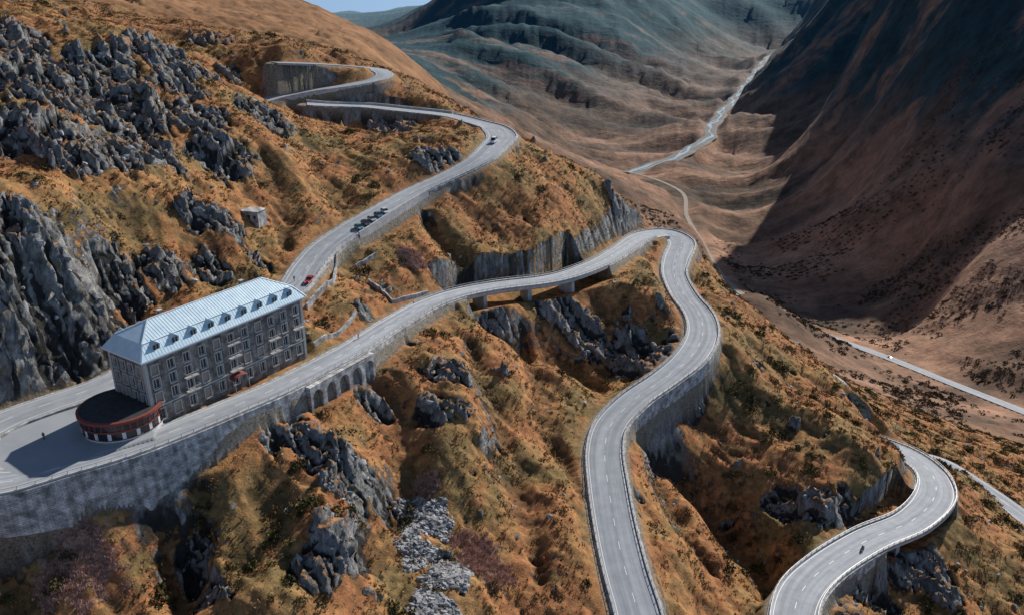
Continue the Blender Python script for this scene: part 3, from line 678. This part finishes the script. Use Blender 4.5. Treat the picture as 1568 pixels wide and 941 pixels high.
# ---------------- vehicles
M['tyre']=mat('tyre_rubber',(.02,.02,.02),.8);M['carglass']=mat('car_glass',(.02,.03,.035),.08)
def car(name,x,y,z,rz,colr,van=False):
    o=empty(name,(x,y,z),rz)
    m=mat('car_paint',colr,.3,.1);hw_=.95 if van else .87
    if van: low=[(-2.4,.35),(-2.42,1.0),(-2.3,1.15),(1.6,1.15),(2.35,.95),(2.42,.35)];cab=[(-2.3,1.15),(-2.2,2.15),(.9,2.15),(1.6,1.15)]
    else: low=[(-2.1,.3),(-2.12,.75),(-2.0,.92),(.9,.9),(1.95,.72),(2.08,.5),(2.05,.3)];cab=[(-1.9,.92),(-1.4,1.42),(.1,1.45),(1.0,.9)]
    mb=MB()
    def ext(pr,w0,w1,ms,cap):
        n_=len(pr);zt=max(p[1] for p in pr)
        l=[(p[0],w0 if p[1]<zt-.2 else w1,p[1]) for p in pr];r=[(p[0],-(w0 if p[1]<zt-.2 else w1),p[1]) for p in pr]
        for i in range(n_):
            j=(i+1)%n_;mb.quad([l[i],l[j],r[j],r[i]],ms[i])
        mb.quad(l,cap);mb.quad(r[::-1],cap)
    ext(low,hw_,hw_,[0]*8,0);ext(cab,hw_-.06,hw_-.22,[1,0,1,0],1)
    for sx in (-1,1):
        for px_ in (-.55,.2): mb.box((px_,sx*(hw_-.2)-.03,.9 if not van else 1.15),(px_+.08,sx*(hw_-.08)+.03,1.42 if not van else 2.1),0)
        mb.box((1.95,sx*.6-.2,.55),(2.13 if not van else 2.44,sx*.6+.2,.7),3);mb.box((-2.16 if not van else -2.45,sx*.65-.15,.6),(-2.0,sx*.65+.15,.8),4)
    mb.build('body',[m,M['carglass'],M['tyre'],M['white'],M['red']],o)
    mb=MB()
    for wx in (-1.3,1.3):
        for sy in (-1,1):
            for k in range(14):
                A0=2*math.pi*k/14;A1=2*math.pi*(k+1)/14
                ya=sy*(hw_-.18);yb=sy*(hw_+.03);c0=(wx+.33*math.cos(A0),.33+.33*math.sin(A0));c1=(wx+.33*math.cos(A1),.33+.33*math.sin(A1))
                mb.quad([(c0[0],ya,c0[1]),(c1[0],ya,c1[1]),(c1[0],yb,c1[1]),(c0[0],yb,c0[1])],0)
                mb.quad([(wx,yb,.33),(c0[0],yb,c0[1]),(c1[0],yb,c1[1])],0)
                h=.55;mb.quad([(wx,yb+sy*.01,.33),(wx+(c0[0]-wx)*h,yb+sy*.01,.33+(c0[1]-.33)*h),(wx+(c1[0]-wx)*h,yb+sy*.01,.33+(c1[1]-.33)*h)],1)
    mb.build('wheels',[M['tyre'],M['rail']],o)
def on_road(px,py,z,lat=0,A=None):
    A=PM if A is None else A
    i=idx_near(px,py,z,A);t,nn=tang(A);return A[i,0]+nn[i,0]*lat,A[i,1]+nn[i,1]*lat,A[i,2]+.03,math.atan2(t[i,1],t[i,0])
i0=idx_near(590,325,16);i1=idx_near(543,352,13.5);t_,nn_=tang(PM)
cols=[(.6,.62,.63),(.05,.12,.2),(.35,.38,.4),(.03,.03,.035),(.08,.25,.3)]
for k in range(5):
    i=int(i0+(i1-i0)*k/4.4)
    car('parked_car',PM[i,0]+nn_[i,0]*2.6,PM[i,1]+nn_[i,1]*2.6,PM[i,2]+.03,math.atan2(t_[i,1],t_[i,0])+math.radians(62),cols[k])
x,y,z,r=on_road(762,218,28,-1.5);car('van',x,y,z,r,(.75,.75,.75),True)
x,y,z,r=on_road(462,430,8.3,3.2);car('red_car',x,y,z,r,(.45,.02,.03))
for px,py,zz in ((1365,546,-290),(1247,503,-306)):
    x,y,z,r=on_road(px,py,zz,2,PV);car('white_car',x,y,z-.9,r,(.8,.8,.8))
# ---------------- people
def figure(o,J,E,R,bands,name='figure'):
    me=bpy.data.meshes.new(name);me.from_pydata(J,E,[]);f_=bpy.data.objects.new(name,me);sc.collection.objects.link(f_);f_.parent=o
    f_.modifiers.new('skin','SKIN')
    for v,r in zip(me.skin_vertices[0].data,R): v.radius=(r,r)
    me.skin_vertices[0].data[0].use_root=True
    f_.modifiers.new('sub','SUBSURF').levels=1
    m=bpy.data.materials.new('clothes');m.use_nodes=True;nt=m.node_tree;tc=nt.nodes.new('ShaderNodeTexCoord');sx=nt.nodes.new('ShaderNodeSeparateXYZ');cr=nt.nodes.new('ShaderNodeValToRGB')
    dv=nt.nodes.new('ShaderNodeMath');dv.operation='DIVIDE';dv.inputs[1].default_value=2
    nt.links.new(tc.outputs['Object'],sx.inputs[0]);nt.links.new(sx.outputs[2],dv.inputs[0]);nt.links.new(dv.outputs[0],cr.inputs[0]);nt.links.new(cr.outputs[0],nt.nodes['Principled BSDF'].inputs[0])
    cr.color_ramp.interpolation='CONSTANT';e_=cr.color_ramp.elements
    while len(e_)<len(bands):e_.new(.5)
    for k,(p_,c_) in enumerate(bands): e_[k].position=p_;e_[k].color=(*c_,1)
    me.materials.append(m)
def person(x,y,z,rz,top_c,leg_c,stride=.15):
    o=empty('person',(x,y,z),rz)
    J=[(0,0,.95),(0,0,1.15),(0,0,1.38),(0,0,1.52),(0,.01,1.62),(0,.02,1.74),
       (.1,0,.9),(.11,stride,.5),(.11,stride*.6,.08),(.11,stride*.6+.16,.04),(-.1,0,.9),(-.11,-stride*.3,.5),(-.11,-stride,.08),(-.11,-stride+.16,.04),
       (.19,0,1.4),(.25,-.03,1.13),(.24,.1,.9),(-.19,0,1.4),(-.25,.02,1.13),(-.24,.12,.9)]
    E=[(0,1),(1,2),(2,3),(3,4),(4,5),(0,6),(6,7),(7,8),(8,9),(0,10),(10,11),(11,12),(12,13),(2,14),(14,15),(15,16),(2,17),(17,18),(18,19)]
    R=[.14,.14,.15,.06,.1,.09,.1,.07,.045,.04,.1,.07,.045,.04,.07,.05,.035,.07,.05,.035]
    figure(o,J,E,R,((0,leg_c),(.47,top_c),(.755,(.45,.27,.2)),(.85,(.05,.03,.02))))
x,y,z=P(68,672,.6);person(x,y,max(z,height(x,y))+.0,.4,(.03,.03,.05),(.03,.03,.04))
x,y,z,r=on_road(492,432,8.3,-1);person(x,y,z,1,(.03,.05,.12),(.02,.02,.03))
x,y,z,r=on_road(560,520,-2,2.4);person(x,y,z,2,(.3,.05,.05),(.03,.03,.05))
x,y,z,r=on_road(1310,835,-63.2,-1.8)
mc=empty('motorcycle',(x,y,z),r)
mb=MB()
for wx in (-.72,.72):
    for k in range(16):
        A0=2*math.pi*k/16;A1=2*math.pi*(k+1)/16
        p=[(wx+R_*math.cos(a_),s_,.32+R_*math.sin(a_)) for R_,s_ in ((.32,-.07),(.32,.07),(.22,.07),(.22,-.07)) for a_ in (A0,A1)]
        for i in (0,2,4,6): mb.quad([p[i],p[i+1],p[(i+3)%8],p[(i+2)%8]],0)
mb.box((-.35,-.16,.3),(.35,.16,.62),1);mb.box((-.1,-.17,.62),(.42,.17,.88),2);mb.box((-.75,-.15,.66),(-.1,.15,.78),0)
mb.box((.55,-.04,.32),(.66,.04,1.0),1);mb.box((.42,-.36,.98),(.5,.36,1.03),1);mb.box((.55,-.14,.75),(.75,.14,1.12),2)
mb.build('motorcycle_body',[M['tyre'],M['rail'],M['red']],mc)
rd=empty('rider',(0,0,0));rd.parent=mc
figure(rd,[(-.25,0,.88),(-.18,0,1.12),(-.02,0,1.36),(.05,0,1.48),(.1,0,1.58),(.12,0,1.68),(-.2,.12,.85),(.15,.22,.72),(-.05,.2,.36),(.08,.2,.3),(-.2,-.12,.85),(.15,-.22,.72),(-.05,-.2,.36),(.08,-.2,.3),(0,.2,1.34),(.18,.3,1.14),(.42,.3,1.05),(0,-.2,1.34),(.18,-.3,1.14),(.42,-.3,1.05)],
 [(0,1),(1,2),(2,3),(3,4),(4,5),(0,6),(6,7),(7,8),(8,9),(0,10),(10,11),(11,12),(12,13),(2,14),(14,15),(15,16),(2,17),(17,18),(18,19)],[.15,.15,.16,.07,.13,.1,.1,.08,.06,.05,.1,.08,.06,.05,.08,.06,.045,.08,.06,.045],((0,(.02,.02,.025)),(.74,(.5,.5,.5))))
# ---------------- hut
x,y,z=hit(388,335)
hut=empty('stone_hut',(x,y,height(x,y)-1.2),-.3)
mb=MB();mb.box((-3.2,-2.2,-3),(3.2,2.2,3.2),0);mb.box((-3.4,-2.4,3.2),(3.4,2.4,3.4),1);mb.box((-.5,-2.26,.2),(.5,-2.22,2.2),2);mb.box((1.6,-2.26,1.2),(2.4,-2.22,2.0),2)
mb.build('hut_walls',[M['wall'],M['wall'],M['dark']],hut)
def freewall(l,h=1.6):
    p=[hit(*a) for a in l];q_=[]
    for a,b in zip(p[:-1],p[1:]):
        k=max(2,int(math.hypot(b[0]-a[0],b[1]-a[1])))
        q_+=[(a[0]+(b[0]-a[0])*t/k,a[1]+(b[1]-a[1])*t/k) for t in range(k)]
    q_.append(p[-1][:2])
    A=np.array([(x,y,height(x,y),0,0,0) for x,y in q_])
    sweep('stone_wall',A,lambda i:[(-.3,-2),(-.25,h),(.25,h),(.3,-2)],M['wall'])
freewall([(515,405),(512,440),(470,470)]);freewall([(565,432),(600,455),(655,440)],1.2);freewall([(545,410),(575,395)],1.2);freewall([(480,520),(520,500),(545,480)],1.0)
# ---------------- vegetation + stones
ok_near=(Y>105)&(Y<430)&(cl2>.9)&(np.abs(X)<.66*Y+25)
Xf=(X+DXx).ravel();Yf=(Y+DYy).ravel();Hf=H.ravel()
areaA=((hwf(Y)*2/NC)*np.gradient(Yr)[:,None]).ravel()
flat=np.where(ok_near.ravel())[0]
area=areaA[flat]
rk_f=ROCK.ravel()[flat];cov=(fbm(X/7,Y/7,3,301).ravel()[flat]);pk=PNK.ravel()[flat];scf=SCR.ravel()[flat]
def pick(n_,wt,fl=None,ar=None):
    fl=flat if fl is None else fl;ar=area if ar is None else ar
    wt=np.maximum(wt,0)*ar;wt=wt/wt.sum();return fl[rng.choice(len(fl),n_,p=wt)]
def scatter(name,ids,tmpl,smin,smax,material,sink=.0,smooth=False):
    K=len(ids);out=[];Fs=[];base_=0
    var=rng.integers(0,len(tmpl),K)
    for v,(tv,tf) in enumerate(tmpl):
        s_=ids[var==v];k=len(s_)
        if k==0: continue
        sz=smin+(smax-smin)*rng.random(k)**2.2;an=rng.random(k)*6.283
        c=np.cos(an)[:,None];s2=np.sin(an)[:,None]
        vx=(tv[:,0]*c-tv[:,1]*s2)*sz[:,None]+(Xf[s_]+rng.normal(0,.2,k))[:,None]
        vy=(tv[:,0]*s2+tv[:,1]*c)*sz[:,None]+(Yf[s_]+rng.normal(0,.2,k))[:,None]
        vz=tv[:,2][None,:]*sz[:,None]*(.8+.4*rng.random((k,1)))+(Hf[s_]-sink*sz)[:,None]
        out.append(np.stack([vx,vy,vz],-1).reshape(-1,3))
        Fs.append((tf[None]+(np.arange(k)*len(tv))[:,None,None]+base_).reshape(-1,3));base_+=k*len(tv)
    return mesh_np(name,np.concatenate(out),np.concatenate(Fs),material,smooth)
def tuft(nb,r,h,w):
    V=[];F=[]
    for i in range(nb):
        a_=rng.random()*6.28;rr_=r*rng.random()**.5;x=rr_*math.cos(a_);y=rr_*math.sin(a_);b_=rng.random()*6.28;hh=h*(.6+.5*rng.random())
        F.append((len(V),len(V)+1,len(V)+2));V+=[(x-w*math.cos(b_),y-w*math.sin(b_),-.1),(x+w*math.cos(b_),y+w*math.sin(b_),-.1),(x*1.5+rng.normal(0,.1),y*1.5+rng.normal(0,.1),hh)]
    return np.array(V),np.array(F)
def bush(nb,sz=.16):
    V=[];F=[]
    for i in range(nb):
        p=rng.normal(size=3);p/=np.linalg.norm(p);p*=(.55+.5*rng.random());p[2]=abs(p[2])*.75
        p[:2]*=1+.25*math.sin(3*math.atan2(p[1],p[0]))
        d1=rng.normal(size=3);d1/=np.linalg.norm(d1);d2=np.cross(d1,rng.normal(size=3));d2/=np.linalg.norm(d2)
        F.append((len(V),len(V)+1,len(V)+2));V+=[p-d1*sz,p+d1*sz,p+d2*sz*1.5]
    return np.array(V),np.array(F)
def stone():
    t_=(1+5**.5)/2
    v=np.array([(-1,t_,0),(1,t_,0),(-1,-t_,0),(1,-t_,0),(0,-1,t_),(0,1,t_),(0,-1,-t_),(0,1,-t_),(t_,0,-1),(t_,0,1),(-t_,0,-1),(-t_,0,1)])/1.9
    v=v*(1+rng.normal(0,.2,(12,1)))*np.array([1,.65,.6])+rng.normal(0,.06,(12,3))
    f_=np.array([(0,11,5),(0,5,1),(0,1,7),(0,7,10),(0,10,11),(1,5,9),(5,11,4),(11,10,2),(10,7,6),(7,1,8),(3,9,4),(3,4,2),(3,2,6),(3,6,8),(3,8,9),(4,9,5),(2,4,11),(6,2,10),(8,6,7),(9,8,1)])
    return v,f_
def vegmat(name,st,scale):
    m=bpy.data.materials.new(name);m.use_nodes=True;nt=m.node_tree;b_=nt.nodes['Principled BSDF'];b_.inputs['Roughness'].default_value=.9;b_.inputs['Specular IOR Level'].default_value=.1
    g_=nt.nodes.new('ShaderNodeNewGeometry');nz=nt.nodes.new('ShaderNodeTexNoise');nz.inputs['Scale'].default_value=scale;nz.inputs['Detail'].default_value=3;cr=nt.nodes.new('ShaderNodeValToRGB')
    e_=cr.color_ramp.elements
    while len(e_)<len(st): e_.new(.5)
    for i,(p_,c_) in enumerate(st): e_[i].position=p_;e_[i].color=(*c_,1)
    nt.links.new(g_.outputs['Position'],nz.inputs['Vector']);nt.links.new(nz.outputs[0],cr.inputs[0]);nt.links.new(cr.outputs[0],b_.inputs[0]);return m
grassm=vegmat('dry_grass',[(.35,(.18,.125,.05)),(.47,(.37,.22,.09)),(.55,(.43,.28,.13)),(.66,(.31,.15,.07))],.3)
scatter('grass_tufts',pick(60000,(1-rk_f)*(.5+cov)),[tuft(7,.35,.5,.12) for _ in range(5)],.6,1.4,grassm)
shm=vegmat('heath_shrub',[(.35,(.07,.055,.022)),(.5,(.17,.095,.042)),(.6,(.25,.105,.05)),(.7,(.14,.115,.05))],.25)
scatter('heath_shrubs',pick(15000,(1.05-rk_f)*np.clip(cov*2.4+.25,0,1.2)),[bush(16,.3) for _ in range(6)],.3,1.1,shm)
jm=vegmat('juniper',[(.35,(.035,.04,.016)),(.55,(.085,.08,.03)),(.7,(.13,.1,.04))],.3)
rightslope=((X>60)|((Y<170)&(X<-20))).ravel()[flat]
scatter('juniper_bushes',pick(1500,(1-rk_f)*np.clip(cov*2,0,1)*np.where(rightslope,1,.12)),[bush(90,.17) for _ in range(4)],.8,2.4,jm)
pm_=vegmat('pink_willowherb',[(.4,(.35,.22,.16)),(.55,(.62,.4,.35)),(.65,(.48,.38,.27))],.8)
scatter('willowherb',pick(3000,pk),[tuft(9,.4,.7,.09) for _ in range(4)],.6,1.3,pm_)
stm=vegmat('granite_stone',[(.35,(.14,.14,.145)),(.5,(.3,.3,.3)),(.65,(.48,.48,.47))],.5)
sts=[stone() for _ in range(8)]
scatter('boulders',pick(1300,.1+rk_f*1.0),sts,.3,1.3,stm,.15)
scatter('scree_stones',pick(3500,scf),sts,.2,.8,stm,.0)
farok=np.where(((Y>430)&(Y<1300)&(X>.12*Y)&(X<.72*Y)&(~FARROAD)).ravel())[0]
cf=fbm(X/90,Y/90,4,401).ravel()[farok]
am=vegmat('alder_thicket',[(.35,(.06,.052,.036)),(.55,(.12,.085,.055)),(.7,(.18,.12,.075))],.02)
scatter('alder_thicket',pick(7000,np.clip(cf*3+.3,0,1)/(1+Yf[farok]/500),farok,areaA[farok]),[bush(30,.28) for _ in range(4)],1.0,3.0,am)
# ---------------- light & camera
sun=bpy.data.lights.new('sun','SUN');sun.energy=5;sun.angle=math.radians(.5);sun.color=(1,.94,.86)
so=bpy.data.objects.new('sun',sun);sc.collection.objects.link(so)
az=math.atan2(.6,.8);el=math.radians(35)
sd=Vector((math.sin(az)*math.cos(el),math.cos(az)*math.cos(el),math.sin(el)))
so.rotation_euler=sd.to_track_quat('Z','Y').to_euler()
w=bpy.data.worlds.new('World');sc.world=w;w.use_nodes=True;wn=w.node_tree
sk=wn.nodes.new('ShaderNodeTexSky');sk.sky_type='NISHITA';sk.sun_disc=False;sk.sun_elevation=el;sk.sun_rotation=az;sk.altitude=2300
# the viewpoint looks down into the valley: the sky colour just above the horizon is continued below it
tc=wn.nodes.new('ShaderNodeTexCoord');sx=wn.nodes.new('ShaderNodeSeparateXYZ');cx_=wn.nodes.new('ShaderNodeCombineXYZ');mx_=wn.nodes.new('ShaderNodeMath');mx_.operation='MAXIMUM';mx_.inputs[1].default_value=.16
wn.links.new(tc.outputs['Generated'],sx.inputs[0]);wn.links.new(sx.outputs[0],cx_.inputs[0]);wn.links.new(sx.outputs[1],cx_.inputs[1]);wn.links.new(sx.outputs[2],mx_.inputs[0]);wn.links.new(mx_.outputs[0],cx_.inputs[2]);wn.links.new(cx_.outputs[0],sk.inputs['Vector'])
bg=wn.nodes['Background'];bg.inputs['Strength'].default_value=.1;wn.links.new(sk.outputs[0],bg.inputs[0])
cam=bpy.data.cameras.new('camera');co=bpy.data.objects.new('camera',cam);sc.collection.objects.link(co)
cam.lens=36*1250/1568;cam.clip_end=40000;co.location=(0,0,CAMZ);co.rotation_euler=(math.radians(90)-PITCH,0,0)
sc.camera=co
sc.view_settings.view_transform='Standard';sc.view_settings.look='None';sc.view_settings.exposure=0
